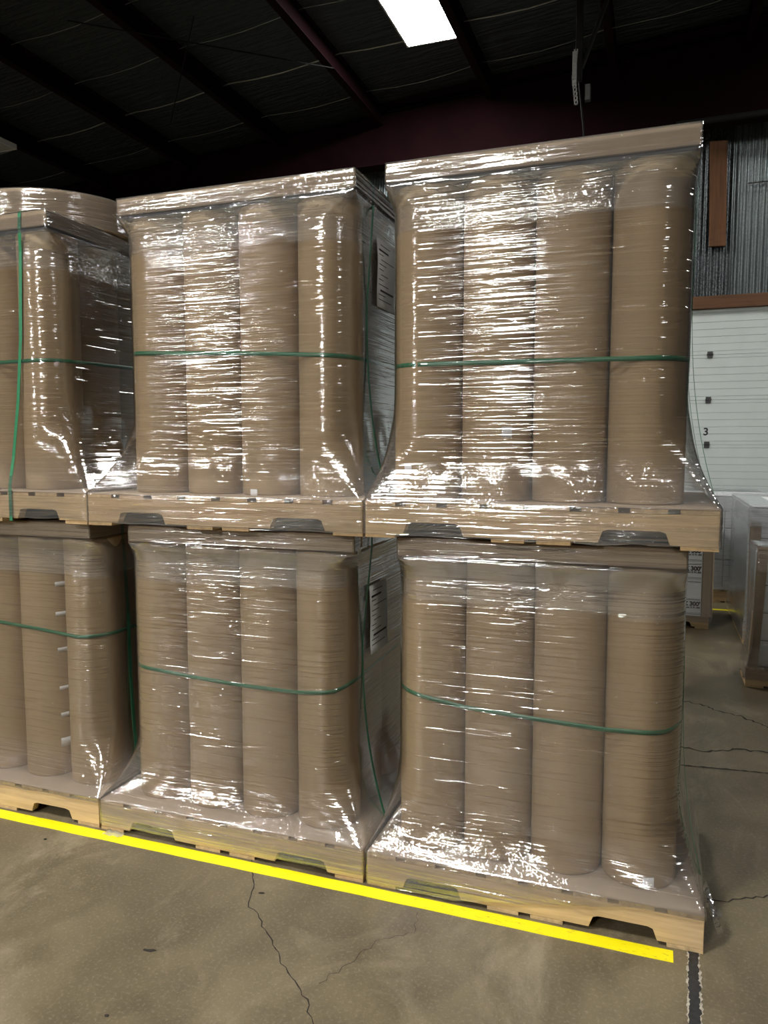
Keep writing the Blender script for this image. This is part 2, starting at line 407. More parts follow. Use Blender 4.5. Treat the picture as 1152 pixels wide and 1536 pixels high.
# ------------------------------------------------------------------ ceiling panels
lit = m_emit('lit_panel', LAMP_COL, LAMP); lits = {}
def lamp(x, y, f):
    LAMP_Z = 5.98 if x > -5 else 5.36
    t = empty('ceiling_light', (x, y, LAMP_Z))
    lab = 'bright white rectangular ceiling light panel above the stacked loads' if (x, y) == LAMPS[0][:2] else \
          'unlit grey ceiling light fixture at the left edge, above the left load' if f == 0 else 'white rectangular ceiling light panel %s' % {(-2.42, -.5): 'above the aisle in front of the loads', (-2.42, -7.1): 'farthest down the aisle behind the viewer', (3.2, 7.75): 'above the overhead door', (3.2, -.5): 'added at right to brighten the carton fronts', (-8.0, -7.1): 'far behind the viewer, left row'}[(x, y)]
    tag(t, lab, 'ceiling light', 'warehouse ceiling lights')
    bm = bmesh.new()
    w, h = .29, .60
    box(bm, -w-.02, w+.02, -h-.02, -h, -.005, .06, bev=.003); box(bm, -w-.02, w+.02, h, h+.02, -.005, .06, bev=.003)
    box(bm, -w-.02, -w, -h, h, -.005, .06, bev=.003); box(bm, w, w+.02, -h, h, -.005, .06, bev=.003); box(bm, -w, w, -h, h, .045, .06)
    link('housing', bm, M['housing'], t)
    if f not in lits: lits[f] = M['diff_off'] if f == 0 else m_emit('lit_panel_%d' % len(lits), LAMP_COL, LAMP*f)
    link('diffuser', BX(-w, w, -h, h, 0, .008), lits[f], t)
    zc = ceil_z(x)-LAMP_Z
    for sx in (-.2, .2):
        for sy in (-.45, .45):
            bm = bmesh.new(); tube(bm, [(sx, sy, .055), (sx, sy, max(.08, zc-.005))], .004, 6); link('hanger', bm, M['wire'], t)
for a in LAMPS: lamp(*a)

# ------------------------------------------------------------------ pallets
PW, PD, PH = 1.15, .86, .125
def make_pallet():
    t = empty('wooden_pallet')
    for y in (0, (PD-.035)/2, PD-.035):
        bm = bmesh.new()
        nt_ = lambda a, b_: [(a, .014), (a+.012, .052), (a+.03, .058), (b_-.03, .058), (b_-.012, .052), (b_, .014)]
        pts = [(0, .014)]+nt_(.14, .355)+nt_(.795, 1.01)+[(PW, .014), (PW, .109), (0, .109)]
        prism(bm, pts, 'y', y, y+.035, .0015)
        link('stringer', bm, M['wood'], t)
    n = 8; bw = .112
    for i in range(n):
        x = (PW-bw)*i/(n-1)
        link('deck_board', BX(x, x+bw, 0.001*(i % 3), PD-.001*(i % 2), .1095, .125, bev=.0015), M['woody'], t)
    for x in (0, .45, .60, PW-.11):
        link('bottom_board', BX(x, x+.11, 0, PD, 0, .0135, bev=.0015), M['woody'], t)
    return t
pal0 = make_pallet(); pal_used = [False]
def pallet(x0, x1, y, z, label, group, rz=0, D=PD):
    o = copy_tree(pal0) if pal_used[0] else pal0
    pal_used[0] = True
    o.location = (x0, y, z); o.rotation_euler = (0, 0, rz); o.scale = ((x1-x0)/PW, D/PD, 1)
    return tag(o, label, 'pallet', group)

# ------------------------------------------------------------------ rolls
RR = .1220
def roll_mesh(H):
    bm = bmesh.new(); seg = 56; nz = 30
    prof = [(.038, .004), (.118, 0), (RR-.0015, .002), (RR, .006)]
    prof += [(RR, .006+(H-.012)*i/nz) for i in range(1, nz)]
    prof += [(RR, H-.006), (RR-.0015, H-.002), (.118, H), (.040, H-.004), (.038, H-.006), (.038, H-.1), (.038, .1)]
    lathe(bm, prof, seg)
    for v in bm.verts:
        r = math.hypot(v.co.x, v.co.y)
        if r > .12:
            a = math.atan2(v.co.y, v.co.x)
            d = .0009*mnoise.noise(Vector((math.cos(a)*3, math.sin(a)*3, v.co.z*5)))
            v.co.x *= 1+d/r; v.co.y *= 1+d/r
    return bm
HR = 1.075
r0 = link('paper_roll', roll_mesh(HR), M['kraft'], None, True); r1 = link('paper_roll', roll_mesh(HR), M['kraftd'], None, True)
r0d, r1d = r0.data, r1.data
bpy.data.objects.remove(r0); bpy.data.objects.remove(r1)
def roll(x, y, z, label, group, dim=False, rz=0):
    o = bpy.data.objects.new('paper_roll', r1d if dim else r0d); C.objects.link(o)
    o.location = (x, y, z); o.rotation_euler = (0, 0, rz)
    return tag(o, label, 'paper roll', group)
def sticker(rollo, px, pz, w=.03, h=.032, mat=None, name='sticker'):
    """small paper square on a roll's surface, curved with it; px world x, pz world z"""
    cx, cy, cz = rollo.location; dx = px-cx
    a0 = -math.acos(max(-1, min(1, dx/RR)))
    bm = bmesh.new(); n = 6; rows = []
    for rr in (RR+.0008, RR+.0016):
        rows.append([[bm.verts.new((rr*math.cos(a0+(i/n-.5)*w/RR), rr*math.sin(a0+(i/n-.5)*w/RR), pz-cz+s*h/2)) for i in range(n+1)] for s in (-1, 1)])
    for i in range(n):
        bm.faces.new((rows[1][0][i], rows[1][0][i+1], rows[1][1][i+1], rows[1][1][i]))
        bm.faces.new((rows[0][0][i+1], rows[0][0][i], rows[0][1][i], rows[0][1][i+1]))
        for s in (0, 1): bm.faces.new((rows[0][s][i], rows[0][s][i+1], rows[1][s][i+1], rows[1][s][i]))
    o = link(name, bm, mat or M['sticker'], rollo, True); o['label'] = 'small white paper sticker'
    o.rotation_euler = (0, 0, -rollo.rotation_euler.z)
    return o

# ------------------------------------------------------------------ hull loops shared by straps and film
def loop(corners, r, nf=70, ns=46, m=9):
    """rounded quadrilateral through corner circle centres; returns points and outward normals, same count for any size"""
    P = [Vector((x, y)) for x, y in corners]; N = 4; arcs = []
    nr = []
    for i in range(N):
        d = (P[(i+1) % N]-P[i]).normalized(); nr.append(Vector((d.y, -d.x)))
    for i in range(N):
        a0 = math.atan2(nr[i-1].y, nr[i-1].x); a1 = math.atan2(nr[i].y, nr[i].x)
        while a1 < a0: a1 += 2*math.pi
        arcs.append([(P[i]+r*Vector((math.cos(a), math.sin(a))), Vector((math.cos(a), math.sin(a)))) for a in (a0+(a1-a0)*k/(m-1) for k in range(m))])
    out = []
    for i in range(N):
        out += arcs[i]
        a, b_ = arcs[i][-1][0], arcs[(i+1) % N][0][0]; n = nf if i % 2 == 0 else ns
        for k in range(1, n): out.append((a.lerp(b_, k/n), nr[i]))
    return out
def rect(x0, x1, y0, y1, r, x1b=None):
    x1b = x1 if x1b is None else x1b
    return [(x0+r, y0+r), (x1-r, y0+r), (x1b-r, y1-r), (x0+r, y1-r)]

def make_film(name, z0, pal, hull_c, hull_r, cap, H, hem, seed, mat, flare=(.16, .36), label=None, group=None, cat='stretch wrap', capdrop=.067, toplip=.03):
    """pal=(x0,x1,y0,y1) ; hull_c roll centres ; cap=(x0,x1,y0,y1[,x1b]) ; hem(s)-> z of the lower edge by outward loop position"""
    Lp = loop(rect(*pal, .012), .016); Lh = loop(hull_c, hull_r+.004)
    cp = cap[:4]; x1b = cap[4] if len(cap) > 4 else None
    Lc = loop(rect(*cp, .006, x1b), .009); Lt = loop(rect(cp[0]+toplip, cp[1]-toplip, cp[2]+toplip, cp[3]-toplip, .006, None if x1b is None else x1b-toplip), .009)
    n = len(Lp); zp = .131
    zs = [('p', t) for t in (0, .2, .4, .6, .8, 1)]
    nz = 74
    zs += [('b', t/nz) for t in range(1, nz+1)]
    zs += [('c', t) for t in (0, .25, .5, .75, 1)]+[('t', .35), ('t', 1)]
    bm = bmesh.new(); lay = bm.verts.layers.float.new('layers'); rings = []
    ztop = H-capdrop-.004
    for kind, t in zs:
        ring = []
        for i in range(n):
            pp, pn = Lp[i]; hp, hn = Lh[i]; cpt, cn = Lc[i]
            wx = pp.x; L = .25
            if kind == 'p':
                hz = hem(pp, pn)+.008*mnoise.noise(Vector((pp.x*9, pp.y*9, seed)))
                hz = min(hz, zp-.006)
                z = hz+(zp-hz)*t; q = pp.copy()+pn*.0015*mnoise.noise(Vector((pp.x*7, pp.y*7, z*30+seed)))
                L = .55
            elif kind == 'b':
                z = zp+(ztop-zp)*t
                side = abs(hn.x)**1.5
                hf = flare[0]*(1-side)+flare[1]*side
                hf *= 1+.35*mnoise.noise(Vector((pp.x*3.1, pp.y*3.1, seed+4)))
                u = max(0, 1-(z-zp)/hf); w = u**2.3
                top = max(0, 1-(ztop-z)/.075); wt = top**1.6
                q = hp*(1-w-wt)+pp*w+cpt*wt if w+wt <= 1 else hp
                q = hp+(pp-hp)*w+(cpt-hp)*wt
                # shallow folds: tension lines near the foot, drapes under the cap
                fold = u*(1-u)*4
                amp = .0045*fold+.004*top*(1-top)*4+.0003
                q = q+hn*(amp*mnoise.noise(Vector((hp.x*13+z*5, hp.y*13, z*7+seed)))+.0006)
                L = .08+.75*max(0, 1-(z-zp)/(.17+.05*mnoise.noise(Vector((wx*2, seed, 0)))))**.8 + .85*(1 if (ztop-z) < .15+.03*mnoise.noise(Vector((wx*3, pp.y*3, seed))) else 0)
                L = min(1, max(0, L))
            elif kind == 'c':
                z = ztop+(H+.002-ztop)*t; q = cpt+cn*.0012*mnoise.noise(Vector((cpt.x*8, cpt.y*8, z*60+seed))); L = .5
            else:
                z = H+.0035; q = cpt.lerp(Lt[i][0], t); L = .4
            v = bm.verts.new((q.x, q.y, z)); v[lay] = L; ring.append(v)
        rings.append(ring)
    for a, b_ in zip(rings, rings[1:]):
        for i in range(n): bm.faces.new((a[i], a[(i+1) % n], b_[(i+1) % n], b_[i]))
    # local origin at the load's base corner so that the streaks follow the load
    ox, oy = pal[0], pal[2]
    for v in bm.verts: v.co.x -= ox; v.co.y -= oy
    me = bpy.data.meshes.new(name); bm.to_mesh(me); bm.free(); me.materials.append(mat)
    for p in me.polygons: p.use_smooth = True
    o = bpy.data.objects.new(name, me); C.objects.link(o); o.location = (ox, oy, z0)
    tag(o, label, cat, group)
    return o

def hstrap(hull_c, r, zfun, label, group):
    L = loop(hull_c, r+.001)
    pts = [(p.x, p.y, zfun(p.x, p.y, n)) for p, n in L]
    bm = bmesh.new(); ribbon(bm, pts, [(0, 0, 1)]*len(pts), .0155, .0012, [(n.x, n.y, 0) for p, n in L], True)
    return tag(link('green_strap', bm, M['strap'], None, True), label, 'strap', group)
def interp(tab, x):
    if x <= tab[0][0]: return tab[0][1]
    for (a, b_), (c, d) in zip(tab, tab[1:]):
        if x <= c: return b_+(d-b_)*(x-a)/(c-a)
    return tab[-1][1]

def tray(x0, x1, y0, y1, z0, z1, label, group, x1b=None):
    """shallow corrugated tray turned upside down over the rolls: top, four flaps, folded corners"""
    x1b = x1 if x1b is None else x1b
    bm = bmesh.new()
    t = .004
    out = [(x0, y0), (x1, y0), (x1b, y1), (x0, y1)]; inn = [(x0+t, y0+t), (x1-t, y0+t), (x1b-t, y1-t), (x0+t, y1-t)]
    oB = [bm.verts.new((*p, z0+.0015*(i % 2))) for i, p in enumerate(out)]; oT = [bm.verts.new((*p, z1)) for p in out]
    iB = [bm.verts.new((*p, z0+.0015*(i % 2))) for i, p in enumerate(inn)]; iT = [bm.verts.new((*p, z1-t)) for p in inn]
    bm.faces.new(oT); bm.faces.new(iT[::-1])
    for i in range(4):
        j = (i+1) % 4
        bm.faces.new((oB[i], oB[j], oT[j], oT[i])); bm.faces.new((iB[j], iB[i], iT[i], iT[j])); bm.faces.new((oB[j], oB[i], iB[i], iB[j]))
    bmesh.ops.bevel(bm, geom=[e for e in bm.edges if e.verts[0] in oT or e.verts[1] in oT or (e.verts[0] in oB and e.verts[1] in oB)], offset=.0022, segments=2, affect='EDGES')
    o = link('cardboard_tray', bm, M['board'])
    tag(o, label, 'cardboard tray', group)
    # glued corner tabs lapped over the short flaps
    for x, y, s in ((x0, y0, -1), (x1, y0, 1)):
        bm = bmesh.new()
        xa, xb = (x-.0022, x-.0005) if s < 0 else (x+.0005, x+.0022)
        prism(bm, [(y+.001, z0+.004), (y+.085, z0+.012), (y+.085, z1-.012), (y+.001, z1-.004)], 'x', xa, xb)
        link('corner_tab', bm, M['board'], o)
    return o

# ------------------------------------------------------------------ the six loads
PY = 2.458                                   # front faces of the pallets
LOADH = 1.277; RC = 2.66; PITCH = .249
ORD = ['first', 'second', 'third', 'fourth']
def load(where, z0, px0, px1, c4, cap, straptab, hem, seed, pitch=PITCH, dim=(), capx1b=None, desc=None, film_extra=None, cols=4, mat='film', notes={}):
    """where: 'upper right' etc."""
    py1 = PY+PD
    pallet(px0, px1, PY, z0, {'upper': 'wooden pallet on top of the %s load, carrying the %s load' % (where.replace('upper', 'lower'), where),
           'lower': 'wooden pallet on the floor under the %s load' % where}[where.split()[0]], 'pallets under the roll loads')
    tag(link('cardboard_sheet', BX(px0+.002, px1+.001, PY-.002, py1, z0+.1255, z0+.1295, bev=.0012), M['pad']),
        'thin kraft cardboard sheet between the pallet and the rolls of the %s load' % where, 'cardboard sheet', 'cardboard sheets on the pallets')
    zr = z0+.130; rolls = []
    for i in range(cols):
        x = c4-(cols-1-i)*pitch
        lab = notes.get(i) or 'kraft paper roll, %s from the left in the front row, %s load' % (ORD[i], where)
        rolls.append(roll(x, RC+.002*rnd.uniform(-1, 1), zr, lab, 'paper rolls of the %s load' % where, i in dim, rnd.uniform(0, 6)))
    for k in (1, 2):
        roll(c4, RC+k*pitch, zr, 'kraft paper roll, %s row back, on the right side of the %s load' % (('second', 'third')[k-1], where), 'paper rolls of the %s load' % where, False, rnd.uniform(0, 6))
    for k in (1, 2):
        roll(c4-(cols-1)*pitch, RC+k*pitch, zr, 'kraft paper roll, %s row back, on the left side of the %s load' % (('second', 'third')[k-1], where), 'paper rolls of the %s load' % where, False, rnd.uniform(0, 6))
    for i in (1, 2):  # hidden second-row rolls, added to block light behind the front gaps
        roll(c4-i*pitch, RC+pitch, zr, 'unseen kraft paper roll added to block light, %s of the %s load' % (('', 'right centre', 'left centre')[i], where), 'paper rolls of the %s load' % where)
    hc = [(c4-(cols-1)*pitch, RC), (c4, RC), (c4, RC+2*pitch), (c4-(cols-1)*pitch, RC+2*pitch)]
    tray(cap[0], cap[1], 2.518, 3.30, z0+LOADH-.067, z0+LOADH-.003, 'shallow kraft cardboard tray capping the %s load' % where, 'cardboard trays on top of the loads', capx1b)
    def zf(x, y, n):
        zfr = interp(straptab, x); t = min(1, max(0, (y-RC)/.3)) if y > RC-.05 else 0
        zb_ = (straptab[0][1]+straptab[-1][1])/2
        e = straptab[-1][1] if x > c4-.3 else straptab[0][1]
        return (zfr if y < RC else e) + .01*min(1, max(0, (y-RC)/.4))
    hstrap(hc, RR, zf, 'green plastic strap running level around the %s load' % where, 'green straps around the loads')
    make_film('stretch_wrap', z0, (px0-.003, px1+.003, PY-.005, py1+.003), hc, RR, (cap[0]-.002, cap[1]+.002, 2.516, 3.302)+((capx1b+.002,) if capx1b else ()), LOADH-.002, hem, seed, M[mat],
              label='clear glossy stretch wrap around the %s load' % where, group='stretch wrap around the loads')
    return rolls

def side_strap(xcap, xh, xp, z0, y, label, s=1, w=.0155):
    """upright strap over the cap and down one side, swinging out to the pallet edge at the foot"""
    pts = []; H = LOADH
    pts.append((xcap-s*.25, y, z0+H+.0008)); pts.append((xcap-s*.004, y, z0+H+.0008)); pts.append((xcap+s*.001, y, z0+H-.004)); pts.append((xcap+s*.001, y, z0+H-.064))
    for i in range(1, 25):
        t = i/24; z = z0+H-.064-(H-.064-.128)*t
        xx = xcap+(xh-xcap)*min(1, t/.35) if t < .35 else xh+(xp-xh)*((t-.35)/.65)**2.4
        pts.append((xx+s*.0015, y, z))
    pts.append((xp+s*.002, y, z0+.06)); pts.append((xp+s*.002, y, z0+.004))
    nd = []
    for i in range(len(pts)):
        a, b_ = Vector(pts[max(0, i-1)]), Vector(pts[min(len(pts)-1, i+1)]); d = (b_-a).normalized()
        nd.append((-d.z*s, 0, d.x*s))
    bm = bmesh.new(); ribbon(bm, pts, [(0, 1, 0)]*len(pts), w, .0012, nd)
    return tag(link('green_strap', bm, M['strap']), label, 'strap', 'upright green straps')

full = lambda z: (lambda p, n: z)
# right column
RL = load('lower right', 0, -.948, .186, -.018, (-.852, .100), [(-.86, .715), (-.608, .679), (-.368, .668), (-.138, .660), (.058, .668), (.11, .685)],
          lambda p, n: .118 if p.x > .0 else .012+max(0, (p.x+.62))*.17, 3.1, .246,
          notes={3: 'kraft paper roll with a white sticker at its foot, rightmost in the lower right load'})
RU = load('upper right', 1.278, -.952, .186, -.033, (-.897, .097), [(-.9, 1.877), (.1, 1.869)], full(.01), 17.3, dim=(2, 3),
          notes={0: 'kraft paper roll with a white sticker low down, leftmost in the upper right load', 1: 'kraft paper roll with a white sticker near its foot, second in the upper right load'})
# middle column
ML = load('lower middle', 0, -2.138, -.964, -1.185, (-2.004, -1.022), [(-2.02, .69), (-1.749, .671), (-1.516, .660), (-1.269, .658), (-1.111, .672), (-1.06, .70)],
          full(.03), 29.9, capx1b=-1.06)
MU = load('upper middle', 1.278, -2.150, -.962, -1.165, (-2.012, -1.014), [(-2.04, 1.965), (-1.494, 1.943), (-1.04, 1.917)], full(.01), 41.7,
          notes={2: 'kraft paper roll with a white sticker at its foot, third in the upper middle load'})
# left column
LL = load('lower left', 0, -3.31, -2.149, -2.305, (-3.19, -2.20), [(-3.2, .83), (-2.723, .815), (-2.498, .801), (-2.3, .784), (-2.18, .79)], full(.112), 53.3, pitch=.25,
          notes={2: 'kraft paper roll with a column of white tape tabs, third in the lower left load'})
LU = load('upper left', 1.278, -3.32, -2.156, -2.494, (-3.37, -2.365), [(-3.4, 1.945), (-2.657, 1.950), (-2.37, 1.955)], full(.02), 67.1)
sticker(MU[2], -1.438*1.0, 1.406+.008, .032, .034)
sticker(RU[0], -.823, 1.516, .03, .032); sticker(RU[1], -.476, 1.642, .034, .036)
sticker(RL[3], .017, .156, .036, .034)
for z, w, h in ((.992, .026, .02), (.859, .028, .02), (.698, .024, .02), (.525, .022, .018), (.403, .02, .02), (.278, .024, .04)):
    sticker(LL[2], -2.555+.109, z, w*1.7, h)

side_strap(.099, .092, .188, 1.278, 2.66, 'upright green strap down the front of the right side of the upper right load')
side_strap(.099, .092, .188, 1.278, 3.08, 'upright green strap down the rear of the right side of the upper right load')
side_strap(.102, .107, .188, 0, 2.66, 'upright green strap down the right side of the lower right load')
side_strap(-1.012, -1.040, -.96, 1.278, 2.70, 'upright green strap down the right side of the upper middle load')
side_strap(-1.02, -1.060, -.962, 0, 2.70, 'upright green strap down the right side of the lower middle load')
side_strap(-2.198, -2.180, -2.147, 0, 2.72, 'upright green strap down the right side of the lower left load', w=.02)
# upright strap over the front of the upper left load
pts = [(-2.49, 2.9, 2.5575), (-2.495, 2.52, 2.5575), (-2.497, 2.5145, 2.55), (-2.500, 2.5145, 2.488), (-2.516, 2.531, 2.40), (-2.535, 2.5325, 2.05), (-2.563, 2.533, 1.79), (-2.595, 2.527, 1.55), (-2.584, 2.49, 1.43), (-2.546, 2.452, 1.408), (-2.545, 2.4505, 1.34), (-2.545, 2.4505, 1.282)]
nd = []
for i in range(len(pts)):
    d = (Vector(pts[min(i+1, len(pts)-1)])-Vector(pts[max(i-1, 0)])).normalized(); nd.append((0, d.z, -d.y))
bm = bmesh.new(); ribbon(bm, pts, [(1, 0, 0)]*len(pts), .016, .0012, nd)
tag(link('green_strap', bm, M['strap']), 'upright green strap down the front of the upper left load, at the left edge', 'strap', 'upright green straps')

# short wide roll lying flat on the upper left load
def disc_roll():
    t = empty('wide_paper_roll', (-2.735, 3.01, 2.556)); t['label'] = 'low wide film-wrapped kraft roll lying on the upper left load'; t['category'] = 'paper roll'
    bm = bmesh.new(); R_ = .40; H = .142
    prof = [(.04, 0), (R_-.004, 0), (R_, .003)]
    for k in range(1, 4):
        z = H*k/3
        prof += [(R_, z-.004), (R_-.002, z-.002 if k < 3 else z)]
        if k < 3: prof += [(R_, z+.001)]
    prof += [(.045, H), (.04, H-.004)]
    lathe(bm, prof, 96); link('paper_body', bm, M['board'], t, False)
    bm = bmesh.new(); lay = bm.verts.layers.float.new('layers'); rings = []
    for r_, z in [(.30, H+.004), (.385, H+.004), (R_+.004, H+.002)]+[(R_+.005, H-(H-.004)*i/12) for i in range(1, 13)]:
        ring = []
        for k in range(120):
            a = 2*math.pi*k/120; rr = r_+.002*mnoise.noise(Vector((math.cos(a)*6, math.sin(a)*6, z*20)))
            v = bm.verts.new((rr*math.cos(a), rr*math.sin(a), z)); v[lay] = .45; ring.append(v)
        rings.append(ring)
    for a, b_ in zip(rings, rings[1:]):
        for i in range(120): bm.faces.new((a[i], a[(i+1) % 120], b_[(i+1) % 120], b_[i]))
    link('stretch_film', bm, M['film'], t, True)
disc_roll()

# loose film tail at the right foot of the lower right load
bm = bmesh.new(); lay = bm.verts.layers.float.new('layers'); rows = []
for i in range(9):
    row = []
    for j in range(7):
        u, v_ = i/8, j/6
        v = bm.verts.new((.19+.05*u+.006*math.sin(v_*9+u*5), 2.50+.10*v_*(1-.6*u)+.01*math.sin(u*8), .135-.10*u+.05*v_+.006*math.sin(u*11+v_*4))); v[lay] = .8; row.append(v)
    rows.append(row)
for i in range(8):
    for j in range(6): bm.faces.new((rows[i][j], rows[i+1][j], rows[i+1][j+1], rows[i][j+1]))
tag(link('film_tail', bm, M['film'], None, True), 'loose flap of clear film at the right foot of the lower right load', 'plastic film')

# printed sheets on the sides of the middle loads
def document(x, y0, z1, w, h, lean, label, mat):
    t = empty('paper_document', (x, y0, z1)); t['label'] = label; t['category'] = 'paper sheet'; t['group'] = 'printed sheets on the load sides'
    bm = bmesh.new(); n = 10; rows = []
    for th in (0, .0008):
        rows.append([[bm.verts.new((lean*(i/n)**2+th+.004*math.sin(i/n*5), w*s, -h*i/n)) for i in range(n+1)] for s in (0, 1)])
    for i in range(n):
        bm.faces.new((rows[0][0][i], rows[0][1][i], rows[0][1][i+1], rows[0][0][i+1])); bm.faces.new((rows[1][0][i], rows[1][0][i+1], rows[1][1][i+1], rows[1][1][i]))
        for s in (0, 1): bm.faces.new((rows[0][s][i], rows[0][s][i+1], rows[1][s][i+1], rows[1][s][i]))
    bm.faces.new((rows[0][0][0], rows[1][0][0], rows[1][1][0], rows[0][1][0])); bm.faces.new((rows[0][0][n], rows[0][1][n], rows[1][1][n], rows[1][0][n]))
    link('sheet', bm, mat, t, True)
    bm = bmesh.new(); q = random.Random(5)
    xs = lambda f: lean*f**2+.004*math.sin(f*5)+.0014
    for k in range(12):
        f = .08+.072*k; L = q.choice((.25, .4, .55, .75)); y = .08*w+(0 if k % 3 else .1*w)
        hh = .003 if k not in (1, 9) else .008
        vs = [(xs(f), y, -h*f), (xs(f), y+L*w, -h*f), (xs(f+hh/h), y+L*w, -h*f-hh), (xs(f+hh/h), y, -h*f-hh)]
        A = [bm.verts.new(v) for v in vs]; B = [bm.verts.new((v[0]+.0004, v[1], v[2])) for v in vs]
        bm.faces.new(A); bm.faces.new(B[::-1])
        for i in range(4): bm.faces.new((A[i], B[i], B[(i+1) % 4], A[(i+1) % 4]))
    link('printed_text', bm, M['ink'], t)
document(-1.030, 2.785, 2.392, .20, .262, .006, 'white printed sheet on the right side of the upper middle load', M['paper'])
document(-1.048, 2.745, 1.045, .20, .275, .012, 'grey printed sheet hanging on the right side of the lower middle load', M['paper'])

# kraft tab poking out at the left foot of the lower right load
bm = bmesh.new(); prism(bm, [(-.90, .131), (-.835, .131), (-.855, .20), (-.875, .20)], 'y', 2.505, 2.509)
tag(link('cardboard_tab', bm, M['pad']), 'small kraft cardboard tab under the film at the left foot of the lower right load', 'cardboard')

# ------------------------------------------------------------------ carton loads behind
def carton(x0, x1, y0, y1, z0, z1, label, group, mark=False, seamy=True):
    bm = bmesh.new(); box(bm, x0+.002, x1-.002, y0+.002, y1-.002, z0+.001, z1-.001, bev=.004)
    o = link('carton', bm, M['carton'])
    # flap seam along the front and on the near side
    zc = z0+(z1-z0)*.5
    bm = bmesh.new(); box(bm, x0+.01, x1-.01, y0+.0008, y0+.002, z1-.012, z1-.006); link('flap_seam', bm, M['seam'], o)
    if mark:
        text_obj('printed_size', "X 300'", .050, (x1-.008, y0+.0005, zc+.03), (R(90), 0, 0), M['ink'], o, .0028, 'RIGHT')
        text_obj('printed_size_metric', 'cm X 91.4M', .022, (x1-.01, y0+.0005, zc-.002), (R(90), 0, 0), M['ink'], o, .001, 'RIGHT')
        bm = bmesh.new()
        for dz in (.045, .056): box(bm, x1-.20, x1-.005, y0+.0006, y0+.002, zc-dz-.004, zc-dz)
        link('printed_rule', bm, M['seam'], o)
    return tag(o, label, 'carton', group)
def corner_post(x, y, z0, z1, w, label, lean=0, sy=1):
    bm = bmesh.new(); t = .004
    def sh(a): return a
    prism(bm, [(x, y), (x+w, y), (x+w, y+t), (x+t, y+t), (x+t, y+w*sy), (x, y+w*sy)], 'z', z0, z1)
    for v in bm.verts: v.co.x -= lean*(1-(v.co.z-z0)/(z1-z0))
    return tag(link('corner_board', bm, M['board']), label, 'corner board', 'kraft corner boards')
def stack(nm, x0, x1, y0, y1, nx, nz, H, zc, mark=False, skip=None):
    for k in range(nz):
        for i in range(nx):
            za = zc+H*k
            side = 'right' if i == nx-1 else 'left'
            lvl = ['bottom', 'second up', 'third up', 'fourth up', 'fifth up', 'topmost'][k if k < nz-1 else (5 if nz > 2 else k)]
            carton(x0+(x1-x0)*i/nx, x0+(x1-x0)*(i+1)/nx, y0, y1, za, za+H, 'white carton, %s, %s column, in the %s' % (lvl, side, nm), 'cartons of the %s' % nm, mark and k in (0, 2, 3, 5))
def wrapbox(x0, x1, y0, y1, z0, top, px, seed, mat, label, hem=.02):
    c = [(x0+.02, y0+.02), (x1-.02, y0+.02), (x1-.02, y1-.02), (x0+.02, y1-.02)]
    return make_film('stretch_wrap', z0, (px[0]-.002, px[1]+.002, px[2]-.002, px[3]+.002), c, .024, (x0-.004, x1+.004, y0-.004, y1+.004), top, lambda p, n: hem, seed, M[mat],
                     flare=(.25, .25), label=label, group='stretch wrap around the carton loads', capdrop=.02, toplip=.2)
# A: marked cartons seen between the right column and the door
pallet(-.66, .47, 7.04, 0, 'wooden pallet in the shade under the marked white cartons', 'pallets under the carton loads')
stack('marked load', -.62, .40, 6.94, 7.72, 2, 6, .153, .128, True)
corner_post(.405, 6.935, .128, 1.05, .085, 'dark kraft corner board beside the marked white cartons')
wrapbox(-.63, .475, 6.92, 7.74, 0, 1.06, (-.635, .48, 6.915, 7.745), 5.5, 'film', 'clear stretch wrap around the marked white cartons', .08)
# E: far wrapped load against the door
pallet(.10, 1.25, 8.3, 0, 'wooden pallet in front of the overhead door', 'pallets under the carton loads')
stack('far load by the door', .14, 1.2, 8.32, 9.1, 2, 3, .32, .128)
wrapbox(.13, 1.21, 8.31, 9.11, 0, 1.12, (.10, 1.25, 8.3, 9.16), 6.5, 'filmb', 'cloudy stretch wrap around the far load by the overhead door', .125)
# B: long wrapped load
pallet(.70, 1.86, 6.62, 0, 'front wooden pallet under the long cloudy wrapped load', 'pallets under the carton loads')
pallet(.70, 1.86, 7.50, 0, 'rear wooden pallet under the long cloudy wrapped load', 'pallets under the carton loads', D=.6)
stack('long cloudy wrapped load', .735, 1.82, 6.66, 8.05, 2, 4, .245, .128)
corner_post(.73, 6.652, .128, .985, .075, 'kraft corner board on the long cloudy wrapped load at right')
wrapbox(.715, 1.835, 6.635, 8.07, 0, 1.125, (.70, 1.86, 6.62, 8.1), 7.5, 'filmb', 'cloudy white stretch wrap around the long load at right', .03)
# C: nearest carton load at the right edge
pallet(.60, 1.76, 5.42, 0, 'wooden pallet under the nearest carton load at the right edge', 'pallets under the carton loads', D=.36)
stack('load at the right edge', .66, 1.72, 5.46, 5.74, 2, 4, .185, .135)
corner_post(.650, 5.447, .128, .935, .060, 'kraft corner board leaning on the nearest carton load at the right edge', .035)
wrapbox(.64, 1.735, 5.435, 5.76, 0, .94, (.60, 1.76, 5.42, 5.78), 8.5, 'film', 'clear stretch wrap around the nearest carton load at the right edge', .05)
# D: white cartons seen through the slit between the lower loads
pallet(-2.75, -1.6, 5.85, 0, 'wooden pallet behind the slit between the lower middle and right loads', 'pallets under the carton loads')
stack('load behind the slit', -2.72, -1.63, 5.87, 6.66, 2, 6, .172, .128)

